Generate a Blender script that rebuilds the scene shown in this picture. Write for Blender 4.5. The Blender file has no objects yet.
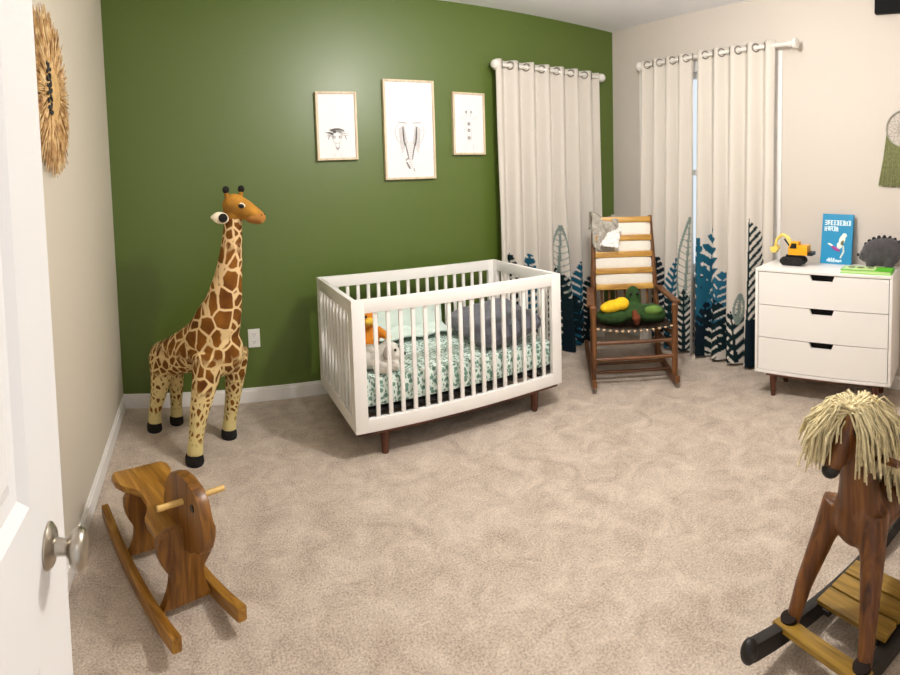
import bpy, bmesh, math, random
from mathutils import Vector, Matrix, noise
from math import sin, cos, pi, radians, hypot, exp, atan2, sqrt
random.seed(7)
SC = bpy.context.scene
COL = SC.collection

# ------------------------------------------------------------------ room and camera numbers (metres)
XL, XR, YB, YF, H = -0.507, 3.286, 3.353, -0.14, 2.565
EYE = 1.3639
F, CX, CY, PITCH, ROLL = 542.13, 194.0, 209.64, 0.0395, -0.0526

# ------------------------------------------------------------------ helpers
def lin(h):
    h = h.lstrip('#')
    out = []
    for i in (0, 2, 4):
        c = int(h[i:i+2], 16) / 255
        out.append(c / 12.92 if c <= .04045 else ((c + .055) / 1.055) ** 2.4)
    return (out[0], out[1], out[2], 1)

def new_mat(name):
    m = bpy.data.materials.new(name); m.use_nodes = True
    return m, m.node_tree, m.node_tree.nodes['Principled BSDF']

def N(nt, typ, **kw):
    n = nt.nodes.new(typ)
    for k, v in kw.items():
        if k in n.inputs: n.inputs[k].default_value = v
        else: setattr(n, k, v)
    return n

def coords(nt, scale=(1, 1, 1), rot=(0, 0, 0)):
    tc = N(nt, 'ShaderNodeTexCoord'); mp = N(nt, 'ShaderNodeMapping')
    mp.inputs['Scale'].default_value = scale; mp.inputs['Rotation'].default_value = rot
    nt.links.new(tc.outputs['Object'], mp.inputs['Vector'])
    return mp.outputs['Vector']

def ramp(nt, fac, stops):
    r = N(nt, 'ShaderNodeValToRGB')
    while len(r.color_ramp.elements) < len(stops): r.color_ramp.elements.new(.5)
    for e, (p, c) in zip(r.color_ramp.elements, stops):
        e.position = p; e.color = c
    nt.links.new(fac, r.inputs['Fac'])
    return r.outputs['Color']

def bump(nt, b, height, strength=.3, dist=.01):
    n = N(nt, 'ShaderNodeBump', Strength=strength, Distance=dist)
    nt.links.new(height, n.inputs['Height']); nt.links.new(n.outputs['Normal'], b.inputs['Normal'])

def plain(name, hexa, rough=.5, metal=0, spec=.5, var=0, vscale=8, bstr=0, bscale=60, sheen=0):
    m, nt, b = new_mat(name)
    c = lin(hexa)
    b.inputs['Base Color'].default_value = c
    b.inputs['Roughness'].default_value = rough; b.inputs['Metallic'].default_value = metal
    b.inputs['Specular IOR Level'].default_value = spec
    if sheen: b.inputs['Sheen Weight'].default_value = sheen
    if var:
        n = N(nt, 'ShaderNodeTexNoise', Scale=vscale, Detail=4.0)
        nt.links.new(coords(nt), n.inputs['Vector'])
        lo = tuple(max(0, x * (1 - var)) for x in c[:3]) + (1,); hi = tuple(min(1, x * (1 + var)) for x in c[:3]) + (1,)
        nt.links.new(ramp(nt, n.outputs['Fac'], [(.3, lo), (.7, hi)]), b.inputs['Base Color'])
    if bstr:
        n = N(nt, 'ShaderNodeTexNoise', Scale=bscale, Detail=3.0)
        nt.links.new(coords(nt), n.inputs['Vector']); bump(nt, b, n.outputs['Fac'], bstr)
    return m

def wood(name, dark, mid, light, axis='X', rough=.4, scale=1.0):
    m, nt, b = new_mat(name)
    s = {'X': (2, 22, 22), 'Y': (22, 2, 22), 'Z': (22, 22, 2)}[axis]
    v = coords(nt, tuple(k * scale for k in s))
    n = N(nt, 'ShaderNodeTexNoise', Scale=1.6, Detail=6.0, Distortion=1.2)
    nt.links.new(v, n.inputs['Vector'])
    nt.links.new(ramp(nt, n.outputs['Fac'], [(.28, lin(dark)), (.5, lin(mid)), (.74, lin(light))]), b.inputs['Base Color'])
    b.inputs['Roughness'].default_value = rough
    bump(nt, b, n.outputs['Fac'], .12, .004)
    return m

class MB:
    """collects shapes and links them as ONE mesh object"""
    def __init__(self): self.bm = bmesh.new(); self.mi = 0
    def _done(self, before, M=None):
        vs = [v for v in self.bm.verts if v not in before]
        if M is not None: bmesh.ops.transform(self.bm, matrix=M, verts=vs)
        return vs
    def _mark(self, nf):
        self.bm.faces.ensure_lookup_table()
        for f in self.bm.faces[nf:]: f.material_index = self.mi
    def box(self, c, s, rot=None, bev=0, taper=None):
        tb = bmesh.new(); bmesh.ops.create_cube(tb, size=1)
        for v in tb.verts:
            v.co = Vector((v.co.x * s[0], v.co.y * s[1], v.co.z * s[2]))
            if taper and v.co.z < 0: v.co.x *= taper; v.co.y *= taper
        if bev: bmesh.ops.bevel(tb, geom=tb.edges[:] , offset=bev, segments=2, affect='EDGES', profile=.6)
        M = Matrix.Translation(c)
        if rot is not None: M = M @ (rot if isinstance(rot, Matrix) else Matrix.Rotation(rot[2], 4, 'Z') @ Matrix.Rotation(rot[1], 4, 'Y') @ Matrix.Rotation(rot[0], 4, 'X'))
        tb.transform(M); self.merge(tb); return self
    def merge(self, tb):
        me = bpy.data.meshes.new('t'); tb.to_mesh(me); tb.free()
        nf = len(self.bm.faces); self.bm.from_mesh(me); self._mark(nf); bpy.data.meshes.remove(me)
    def tube(self, pts, rad, seg=10, cap=True, flat=None):
        pts = [Vector(p) for p in pts]; n = len(pts)
        if not isinstance(rad, (list, tuple)): rad = [rad] * n
        rings = []; nf = len(self.bm.faces)
        up = None
        for i, p in enumerate(pts):
            t = (pts[min(i + 1, n - 1)] - pts[max(i - 1, 0)]).normalized()
            if up is None:
                a = Vector((0, 0, 1)) if abs(t.z) < .9 else Vector((1, 0, 0))
                up = (a - t * a.dot(t)).normalized()
            else:
                up = (up - t * up.dot(t)).normalized()
            sd = t.cross(up)
            rings.append([self.bm.verts.new(p + (up * cos(2 * pi * k / seg) + sd * sin(2 * pi * k / seg) * (flat or 1)) * rad[i]) for k in range(seg)])
        for a, b in zip(rings, rings[1:]):
            for k in range(seg): self.bm.faces.new((a[k], a[(k + 1) % seg], b[(k + 1) % seg], b[k]))
        if cap:
            self.bm.faces.new(rings[0][::-1]); self.bm.faces.new(rings[-1])
        self._mark(nf); return self
    def lathe(self, prof, M=None, seg=24):
        nf = len(self.bm.faces); rings = []; M = M or Matrix.Identity(4)
        for r, z in prof:
            rings.append([self.bm.verts.new(M @ Vector((r * cos(2 * pi * k / seg), r * sin(2 * pi * k / seg), z))) for k in range(seg)])
        for a, b in zip(rings, rings[1:]):
            for k in range(seg): self.bm.faces.new((a[k], a[(k + 1) % seg], b[(k + 1) % seg], b[k]))
        self.bm.faces.new(rings[0][::-1]); self.bm.faces.new(rings[-1])
        self._mark(nf); return self
    def prism(self, poly, t, M=None, bev=0):
        """poly in local xz, thickness t centred on local y"""
        tb = bmesh.new()
        a = [tb.verts.new((x, -t / 2, z)) for x, z in poly]; b = [tb.verts.new((x, t / 2, z)) for x, z in poly]
        n = len(poly)
        tb.faces.new(a); tb.faces.new(b[::-1])
        for k in range(n): tb.faces.new((a[k], b[k], b[(k + 1) % n], a[(k + 1) % n]))
        bmesh.ops.recalc_face_normals(tb, faces=tb.faces)
        if bev:
            es = [e for e in tb.edges if any(len(f.verts) > 4 for f in e.link_faces) or n == 4]
            bmesh.ops.bevel(tb, geom=es, offset=bev, segments=2, affect='EDGES', profile=.6)
        if M is not None: tb.transform(M)
        self.merge(tb); return self
    def ball(self, c, r, rot=None, seg=20):
        tb = bmesh.new(); bmesh.ops.create_uvsphere(tb, u_segments=seg, v_segments=max(8, seg * 2 // 3), radius=1)
        r = (r, r, r) if not isinstance(r, (tuple, list)) else r
        M = Matrix.Translation(c)
        if rot is not None: M = M @ (rot if isinstance(rot, Matrix) else Matrix.Rotation(rot[2], 4, 'Z') @ Matrix.Rotation(rot[1], 4, 'Y') @ Matrix.Rotation(rot[0], 4, 'X'))
        tb.transform(M @ Matrix.Diagonal((*r, 1))); self.merge(tb); return self
    def torus(self, c, R, r, M=None, seg=24, ms=8):
        nf = len(self.bm.faces); M = Matrix.Translation(c) @ (M or Matrix.Identity(4)); g = []
        for i in range(seg):
            a = 2 * pi * i / seg
            g.append([self.bm.verts.new(M @ Vector(((R + r * cos(2 * pi * k / ms)) * cos(a), (R + r * cos(2 * pi * k / ms)) * sin(a), r * sin(2 * pi * k / ms)))) for k in range(ms)])
        for i in range(seg):
            for k in range(ms):
                self.bm.faces.new((g[i][k], g[(i + 1) % seg][k], g[(i + 1) % seg][(k + 1) % ms], g[i][(k + 1) % ms]))
        self._mark(nf); return self
    def pillow(self, w, h, t, M, n=26, pw=.32, lump=0, seed=0):
        tb = bmesh.new(); top = []; bot = []
        for i in range(n + 1):
            r1 = []; r2 = []
            for j in range(n + 1):
                u = i / n * 2 - 1; v = j / n * 2 - 1
                k = max(0, (1 - u ** 4) * (1 - v ** 4)) ** pw
                pin = 1 - .06 * (u * u * v * v)
                x, y = u * w / 2 * (1 - .05 * (1 - abs(u)) * 0) * pin, v * h / 2 * pin
                z = t / 2 * k
                l = noise.noise((x * 7 + seed, y * 7, seed)) * lump * k
                r1.append(tb.verts.new((x, y, z + l)))
                r2.append(r1[-1] if i in (0, n) or j in (0, n) else tb.verts.new((x, y, -z + l * .3)))
            top.append(r1); bot.append(r2)
        for i in range(n):
            for j in range(n):
                tb.faces.new((top[i][j], top[i + 1][j], top[i + 1][j + 1], top[i][j + 1]))
                tb.faces.new((bot[i][j], bot[i][j + 1], bot[i + 1][j + 1], bot[i + 1][j]))
        tb.transform(M); self.merge(tb); return self
    def build(self, name, mats, parent=None, smooth=True, loc=None, ang=40):
        me = bpy.data.meshes.new(name)
        bmesh.ops.recalc_face_normals(self.bm, faces=self.bm.faces)
        self.bm.to_mesh(me); self.bm.free()
        for m in (mats if isinstance(mats, (list, tuple)) else [mats]): me.materials.append(m)
        o = bpy.data.objects.new(name, me); COL.objects.link(o)
        if smooth:
            me.shade_smooth(); me.set_sharp_from_angle(angle=radians(ang))
        if parent: o.parent = parent
        if loc: o.location = loc
        return o

def organic(name, mb, mat, parent=None, voxel=.01, it=6, fac=.5, sub=0):
    """one continuous skin over the collected lumps"""
    me = bpy.data.meshes.new('tmp'); mb.bm.to_mesh(me); mb.bm.free()
    o = bpy.data.objects.new('tmp', me); COL.objects.link(o)
    r = o.modifiers.new('r', 'REMESH'); r.mode = 'VOXEL'; r.voxel_size = voxel
    s = o.modifiers.new('s', 'SMOOTH'); s.iterations = it; s.factor = fac
    bpy.context.view_layer.update()
    dg = bpy.context.evaluated_depsgraph_get()
    nm = bpy.data.meshes.new_from_object(o.evaluated_get(dg))
    bpy.data.objects.remove(o); bpy.data.meshes.remove(me)
    nm.name = name; nm.materials.clear()
    for m in (mat if isinstance(mat, (list, tuple)) else [mat]): nm.materials.append(m)
    nm.shade_smooth()
    q = bpy.data.objects.new(name, nm); COL.objects.link(q)
    if parent: q.parent = parent
    return q

def tag(o, label=None, cat=None, group=None, kind=None):
    if label: o['label'] = label
    if cat: o['category'] = cat
    if group: o['group'] = group
    if kind: o['kind'] = kind
    return o

def thing(name, label, cat, loc=(0, 0, 0), rz=0, group=None):
    o = bpy.data.objects.new(name, None); COL.objects.link(o); o.empty_display_size = .1
    o.location = loc; o.rotation_euler = (0, 0, rz)
    return tag(o, label, cat, group)

def T(*v): return Matrix.Translation(v)
def R(ax, a): return Matrix.Rotation(a, 4, ax)

# ------------------------------------------------------------------ materials
def mat_carpet():
    m, nt, b = new_mat('carpet')
    v = coords(nt)
    big = N(nt, 'ShaderNodeTexNoise', Scale=7.0, Detail=8.0, Roughness=.72, Distortion=.6); nt.links.new(v, big.inputs['Vector'])
    fine = N(nt, 'ShaderNodeTexNoise', Scale=130.0, Detail=3.0, Roughness=.7); nt.links.new(v, fine.inputs['Vector'])
    mx = N(nt, 'ShaderNodeMix', data_type='FLOAT'); mx.inputs[0].default_value = .55
    nt.links.new(big.outputs['Fac'], mx.inputs[2]); nt.links.new(fine.outputs['Fac'], mx.inputs[3])
    c = ramp(nt, mx.outputs[0], [(.37, lin('#a59180')), (.49, lin('#cfbdab')), (.62, lin('#ebdccb'))])
    nt.links.new(c, b.inputs['Base Color'])
    b.inputs['Roughness'].default_value = .95; b.inputs['Specular IOR Level'].default_value = .1
    b.inputs['Sheen Weight'].default_value = .15
    bump(nt, b, fine.outputs['Fac'], .9, .012)
    return m

def mat_wall(name, hexa, rough, spec=.5, bstr=.06):
    m, nt, b = new_mat(name)
    b.inputs['Base Color'].default_value = lin(hexa)
    b.inputs['Roughness'].default_value = rough; b.inputs['Specular IOR Level'].default_value = spec
    n = N(nt, 'ShaderNodeTexNoise', Scale=70.0, Detail=3.0); nt.links.new(coords(nt), n.inputs['Vector'])
    bump(nt, b, n.outputs['Fac'], bstr, .004)
    return m

M_carpet = mat_carpet()
M_green = mat_wall('green_paint', '#51661a', .46, .75)
_b = M_green.node_tree.nodes['Principled BSDF']; _b.inputs['Coat Weight'].default_value = .15; _b.inputs['Coat Roughness'].default_value = .30
M_wall = mat_wall('warm_white_paint', '#d3cac0', .7, .3)
M_wallL = mat_wall('beige_paint', '#d2c9b8', .6, .3)
M_ceil = mat_wall('ceiling_paint', '#f6f7fc', .9, .1, .5)
M_trim = plain('white_trim', '#f1eeea', .4)
M_door = plain('door_paint', '#e9e7e6', .45)
M_white = plain('white_lacquer', '#f3f0ec', .35)
M_walnut = wood('walnut', '#3a1c10', '#5a2f1b', '#744329', 'Z', .45)
M_walnutX = wood('walnut_rail', '#3a1c10', '#5a2f1b', '#744329', 'X', .45)
M_nickel = plain('satin_nickel', '#aea598', .30, 1.0)
M_black = plain('black_plastic', '#0b0b0c', .45)
M_drawershade = plain('drawer_shade', '#141212', .9)  # near-black colour standing in for the shade inside the dresser
M_screen = plain('black_gloss', '#020202', .6, spec=.15)

# ------------------------------------------------------------------ the setting
def struct(name, mb, m, parent=None, smooth=False):
    o = mb.build(name, m, parent, smooth)
    if parent is None: o['kind'] = 'structure'
    return o
struct('floor', MB().box(((XL+XR)/2, (YF+YB)/2 - .3, -.05), (XR-XL+.4, YB-YF+1.0, .1)), M_carpet)
struct('ceiling', MB().box(((XL+XR)/2, (YF+YB)/2, H+.05), (XR-XL+.4, YB-YF+.4, .1)), M_ceil)
struct('wall_back', MB().box(((XL+XR)/2, YB+.06, H/2), (XR-XL+.24, .12, H)), M_green)
struct('wall_left', MB().box((XL-.06, (YF+YB)/2, H/2), (.12, YB-YF, H)), M_wallL)
WY0, WY1, WZ0, WZ1 = 1.80, 2.96, .62, 2.13        # window opening in the right wall
mb = MB()
mb.box((XR+.06, (YF+WY0)/2, H/2), (.12, WY0-YF, H)).box((XR+.06, (WY1+YB)/2, H/2), (.12, YB-WY1, H))
mb.box((XR+.06, (WY0+WY1)/2, WZ0/2), (.12, WY1-WY0, WZ0)).box((XR+.06, (WY0+WY1)/2, (WZ1+H)/2), (.12, WY1-WY0, H-WZ1))
struct('wall_right', mb, M_wall)
mb = MB()
mb.box(((XL-.26)/2, YF-.06, H/2), (-.26-XL, .12, H)).box(((.62+XR)/2, YF-.06, H/2), (XR-.62, .12, H)).box((.18, YF-.06, (2.06+H)/2), (.88, .12, H-2.06))
struct('wall_front', mb, M_wall)
BH = .075
def base(name, a, b, nx, ny):
    a = Vector(a); b = Vector(b); c = (a+b)/2; L = (b-a).length
    along_x = abs(b.x-a.x) > abs(b.y-a.y)
    m = MB()
    s1 = (L, .014, BH) if along_x else (.014, L, BH); s2 = (L, .009, .02) if along_x else (.009, L, .02)
    m.box((c.x+nx*.007, c.y+ny*.007, BH/2), s1, bev=.003); m.box((c.x+nx*.0045, c.y+ny*.0045, BH+.006), s2, bev=.003)
    struct(name, m, M_trim)
base('baseboard_back', (XL, YB, 0), (XR, YB, 0), 0, -1)
base('baseboard_left', (XL, YF, 0), (XL, YB-.014, 0), 1, 0)
base('baseboard_right', (XR, YF, 0), (XR, YB-.014, 0), -1, 0)
base('baseboard_front', (.70, YF, 0), (XR-.014, YF, 0), 0, 1)

# window in the right wall: casing, sash, glass
m_glass, nt, b = new_mat('window_glass')
b.inputs['Base Color'].default_value = (.95, .98, 1, 1); b.inputs['Roughness'].default_value = .02
b.inputs['Transmission Weight'].default_value = 1.0; b.inputs['IOR'].default_value = 1.02
win = bpy.data.objects.new('window_1', None); COL.objects.link(win); win['kind'] = 'structure'
win.location = (XR, (WY0+WY1)/2, WZ0)
mb = MB(); wy = (WY1-WY0)/2; wh = WZ1-WZ0
for s in (-1, 1): mb.box((-.009, s*(wy+.03), wh/2), (.018, .075, wh-.015), bev=.003)
mb.box((-.009, 0, wh+.03), (.018, 2*wy+.135, .075), bev=.003); mb.box((-.02, 0, -.02), (.06, 2*wy+.16, .03), bev=.004)
mb.build('window_casing', M_trim, win, False)
mb = MB()
for s in (-1, 1): mb.box((.07, s*(wy-.02), wh/2), (.05, .04, wh), bev=.003)
for z in (.02, wh/2, wh-.02): mb.box((.07, 0, z), (.05, 2*wy, .045), bev=.003)
mb.build('window_sash', M_trim, win, False)
MB().box((.075, 0, wh/2), (.004, 2*wy-.04, wh-.04)).build('window_pane', m_glass, win, False)

# open door, lying almost along the line of sight on the left
DX, DY0, DY1, DH = -.18, -.125, .638, 2.03
door = bpy.data.objects.new('door_1', None); COL.objects.link(door); door['kind'] = 'structure'; door.location = (DX, DY1, 0)
DW = DY1-DY0
mb = MB(); st = .125
cols = [(-DW+.115, -DW/2-.05), (-DW/2+.05, -st)]
rows = [(.20, .885), (1.05, 1.62), (1.74, 1.92)]
def slab(y0, y1, z0, z1): mb.box((-.0175, (y0+y1)/2, (z0+z1)/2), (.035, y1-y0, z1-z0))
ys = [-DW, cols[0][0], cols[0][1], cols[1][0], cols[1][1], 0]
for a, b_ in ((0, 1), (2, 3), (4, 5)): slab(ys[a], ys[b_], .012, DH)
zs = [.012, rows[0][0], rows[0][1], rows[1][0], rows[1][1], rows[2][0], rows[2][1], DH]
for y0, y1 in cols:
    for a in (0, 2, 4, 6): slab(y0, y1, zs[a], zs[a+1])
mb.build('door_leaf', M_door, door, False)
for y0, y1 in cols:
    for z0, z1 in rows:
        p = MB(); cy, cz = (y0+y1)/2, (z0+z1)/2
        p.box((-.0175, cy, cz), (.015, y1-y0, z1-z0))
        # sloped moulding and raised field
        for s in (-1, 1):
            tb = bmesh.new()
            def rect(i, x): return [tb.verts.new((x, yy, zz)) for yy, zz in ((y0+i, z0+i), (y1-i, z0+i), (y1-i, z1-i), (y0+i, z1-i))]
            fx = 0 if s > 0 else -.035
            L_ = [rect(0, fx), rect(.012, fx-s*.009), rect(.03, fx-s*.009), rect(.05, fx-s*.002)]
            for q, w in zip(L_, L_[1:]):
                for k in range(4): tb.faces.new((q[k], q[(k+1) % 4], w[(k+1) % 4], w[k]))
            tb.faces.new(L_[-1]); p.merge(tb)
        p.build('door_panel', M_door, door, False)
kn = MB(); KM = T(0, -.072, .977) @ R('Y', pi/2) @ Matrix.Diagonal((.80, .80, .66, 1))
kn.lathe([(.001, 0), (.030, 0), (.030, .004), (.024, .011), (.012, .015), (.0105, .032), (.0135, .038), (.022, .042), (.0265, .050), (.027, .056), (.0245, .063), (.019, .067), (.001, .069)], KM, 32)
knob = kn.build('door_knob', M_nickel, door)
kb = MB(); kb.lathe([(.001, 0), (.030, 0), (.030, .004), (.024, .011), (.012, .015), (.0105, .032), (.0135, .038), (.022, .042), (.0265, .050), (.027, .056), (.001, .069)], T(-.035, -.072, .977) @ R('Y', -pi/2) @ Matrix.Scale(.80, 4), 24)
kb.build('door_knob', M_nickel, door)

# ------------------------------------------------------------------ wall outlet
M_plate = plain('outlet_plastic', '#e9e7e2', .4)
ot = thing('wall_outlet', 'small white double wall outlet low on the green wall behind the giraffe', 'outlet', (.334, YB, .405))
MB().box((0, -.003, 0), (.074, .006, .116), bev=.002).build('cover_plate', M_plate, ot, False)
for s in (-1, 1):
    q = MB(); q.box((0, -.007, s*.024), (.034, .004, .03), bev=.0015)
    so = q.build('socket', M_plate, ot, False)
    q = MB()
    for x in (-.007, .007): q.box((x, -.0092, s*.024+.003), (.0025, .001, .008))
    q.box((0, -.0092, s*.024-.009), (.004, .001, .004)); q.build('slot', M_black, so, False)

# ------------------------------------------------------------------ three framed prints
M_frame = wood('pale_oak', '#c6b090', '#d8c6a8', '#e6d8bf', 'Z', .5)
M_paper = plain('print_paper', '#efedee', .55)
M_ink = plain('grey_ink', '#b9b5b2', .9); M_ink2 = plain('dark_ink', '#8b8583', .9)
def stroke(mb, pts, w):
    """flat ribbon drawn on the paper (local xz plane)"""
    n = len(pts); L = []; nf = len(mb.bm.faces)
    for i, (x, z) in enumerate(pts):
        a = pts[max(0, i-1)]; c = pts[min(n-1, i+1)]
        d = Vector((c[0]-a[0], c[1]-a[1])); d = d.normalized() if d.length else Vector((1, 0))
        k = w * (.35 + .65 * sin(pi * (i+.5) / n))
        L.append((mb.bm.verts.new((x-d.y*k, 0, z+d.x*k)), mb.bm.verts.new((x+d.y*k, 0, z-d.x*k))))
    for p, q in zip(L, L[1:]): mb.bm.faces.new((p[0], q[0], q[1], p[1]))
    mb._mark(nf)
def arc(cx, cz, rx, rz, a0, a1, n=14): return [(cx+rx*cos(a0+(a1-a0)*i/n), cz+rz*sin(a0+(a1-a0)*i/n)) for i in range(n+1)]
def picture(x0, z0, w, h, label, draw):
    p = thing('framed_print', label, 'picture', (x0+w/2, YB, z0), 0, 'framed animal prints on the green wall')
    d = .03; fw = .014; mb = MB()
    for s in (-1, 1): mb.box((s*(w/2-fw/2), -d/2, h/2), (fw, d, h), bev=.0015)
    for z in (fw/2, h-fw/2): mb.box((0, -d/2, z), (w-2*fw, d, fw), bev=.0015)
    mb.build('frame', M_frame, p, False)
    paper = MB().box((0, -d/2-.002, h/2), (w-2*fw, .008, h-2*fw)).build('print', M_paper, p, False)
    for mat_, fn in draw:
        g = MB(); fn(g, w, h); o = g.build('drawing', mat_, paper, False); o.location = (0, -d/2-.0068, 0)
    return p
def ostrich(g, w, h):
    r = random.Random(3); cz = .145
    stroke(g, arc(0, cz, .032, .04, 0, 2*pi, 24), .0018)
    stroke(g, [(-.014, cz-.035), (-.01, cz-.07), (0, cz-.085), (.01, cz-.07), (.014, cz-.035)], .002)
    for s in (-1, 1): stroke(g, [(s*.02, cz-.1), (s*.022, cz-.13)], .0012)
    for i in range(46):
        a = r.uniform(.15, pi-.15); l = r.uniform(.02, .05)
        x, z = .028*cos(a), cz+.03*sin(a)
        stroke(g, [(x, z), (x+l*.5*cos(a), z+l*.5*sin(a)), (x+l*cos(a)*1.25, z+l*sin(a)*.6)], .0018)
def ostrich_dark(g, w, h):
    cz = .145
    for s in (-1, 1):
        stroke(g, arc(s*.02, cz, .008, .007, 0, 2*pi, 12), .003); stroke(g, [(s*.05, cz+.01), (s*.06, cz-.015)], .003)
    stroke(g, [(-.012, cz-.062), (0, cz-.075), (.012, cz-.062)], .004)
    stroke(g, arc(0, cz+.03, .05, .02, .4, pi-.4, 12), .006)
def elephant(g, w, h):
    r = random.Random(5)
    for s in (-1, 1):
        stroke(g, [(s*.02, .37), (s*.05, .375), (s*.085, .372)], .004)
        stroke(g, [(s*.09, .36), (s*.105, .31), (s*.09, .26), (s*.07, .24)], .002)
        for k in range(7):
            x = s*(.03+.006*k)
            stroke(g, [(x+s*.012, .36-.004*k), (x, .29-.012*k), (x-s*.01, .24-.012*k)], .0022)
    for i in range(16):
        z = .25-.0115*i; ww = .03-.0012*i
        stroke(g, [(-ww+r.uniform(-.006, .006), z), (0, z-.006), (ww+r.uniform(-.006, .006), z)], .0014)
def elephant_dark(g, w, h):
    for s in (-1, 1):
        stroke(g, [(s*.05, .345), (s*.045, .27), (s*.035, .22)], .0055)
        stroke(g, [(s*.035, .24), (s*.022, .18), (s*.012, .13)], .005)
    stroke(g, [(-.03, .115), (-.015, .085), (-.005, .07)], .007); stroke(g, [(-.02, .14), (-.035, .125)], .005)
    stroke(g, [(.02, .075), (.028, .05)], .003)
def giraffe_print(g, w, h):
    stroke(g, [(-.028, .255), (-.02, .17), (-.016, .11), (0, .09), (.016, .11), (.02, .17), (.028, .255)], .0012)
    for s in (-1, 1):
        stroke(g, [(s*.03, .25), (s*.065, .268), (s*.04, .235)], .0015); stroke(g, [(s*.014, .262), (s*.018, .31)], .002)
        stroke(g, [(s*.03, .08), (s*.03, .03)], .0012)
def giraffe_dark(g, w, h):
    for s in (-1, 1): stroke(g, arc(s*.02, .296, .006, .006, 0, 2*pi, 10), .003)
    for z in (.215, .17, .118): stroke(g, arc(0, z, .008, .008, 0, 2*pi, 12), .005)
picture(.787, 1.4995, .268, .431, 'leftmost small print in pale wood frame, ostrich head sketch on white', [(M_ink, ostrich), (M_ink2, ostrich_dark)])
picture(1.237, 1.361, .366, .655, 'largest middle framed print, tall elephant trunk sketch on white paper', [(M_ink, elephant), (M_ink2, elephant_dark)])
picture(1.7435, 1.52, .255, .431, 'small pale framed giraffe sketch nearest the curtain on the green wall', [(M_ink, giraffe_print), (M_ink2, giraffe_dark)])

# ------------------------------------------------------------------ straw sunburst on the left wall
m, nt, b = new_mat('dried_straw'); M_straw = m
n = N(nt, 'ShaderNodeTexNoise', Scale=26.0, Detail=4.0); nt.links.new(coords(nt), n.inputs['Vector'])
nt.links.new(ramp(nt, n.outputs['Fac'], [(.32, lin('#8a5f38')), (.5, lin('#c9a26a')), (.68, lin('#ead0a0'))]), b.inputs['Base Color']); b.inputs['Roughness'].default_value = .8
sb = thing('straw_wall_hanging', 'shaggy round straw sunburst hanging on the beige left wall', 'wall decoration', (XL, 1.895, 1.735))
g = MB(); r = random.Random(11)
for i in range(1100):
    a = r.uniform(0, 2*pi); lay = r.random(); r0 = .05+.1*lay; r1 = r.uniform(.20, .30) * (1.02 if abs(sin(a)) > .7 else .94)
    x0 = .028-.018*lay; w = r.uniform(.002, .0045); x1 = r.uniform(.004, .026) + .006
    tw = a + r.uniform(-.12, .12); j = r.uniform(-.01, .01)
    g.tube([(x0, r0*cos(a), r0*sin(a)), ((x0+x1)/2+.003+j*.5, (r0+r1)/2*cos((a+tw)/2), (r0+r1)/2*sin((a+tw)/2)), (x1, r1*cos(tw), r1*sin(tw))], [w, w*.9, w*.3], 5)
g.lathe([(.001, 0), (.2, 0), (.2, .008), (.001, .012)], R('Y', pi/2), 32)
g.build('straw_fringe', M_straw, sb)
MB().lathe([(.001, .018), (.09, .018), (.10, .026), (.085, .034), (.001, .037)], R('Y', pi/2), 32).build('centre_disc', plain('straw_disc', '#d1ab70', .8, var=.2, vscale=30, bstr=.4), sb)
g = MB(); r = random.Random(8)
for i in range(26):
    z = -.085+.0068*i; y = .022*sin(i*1.7)-.07
    g.ball((.037, y, z), (.004, .008+.008*(i % 4 == 0), .007), rot=(i*1.1, 0, 0), seg=10)
g.build('dark_ornament', M_black, sb)

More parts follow.
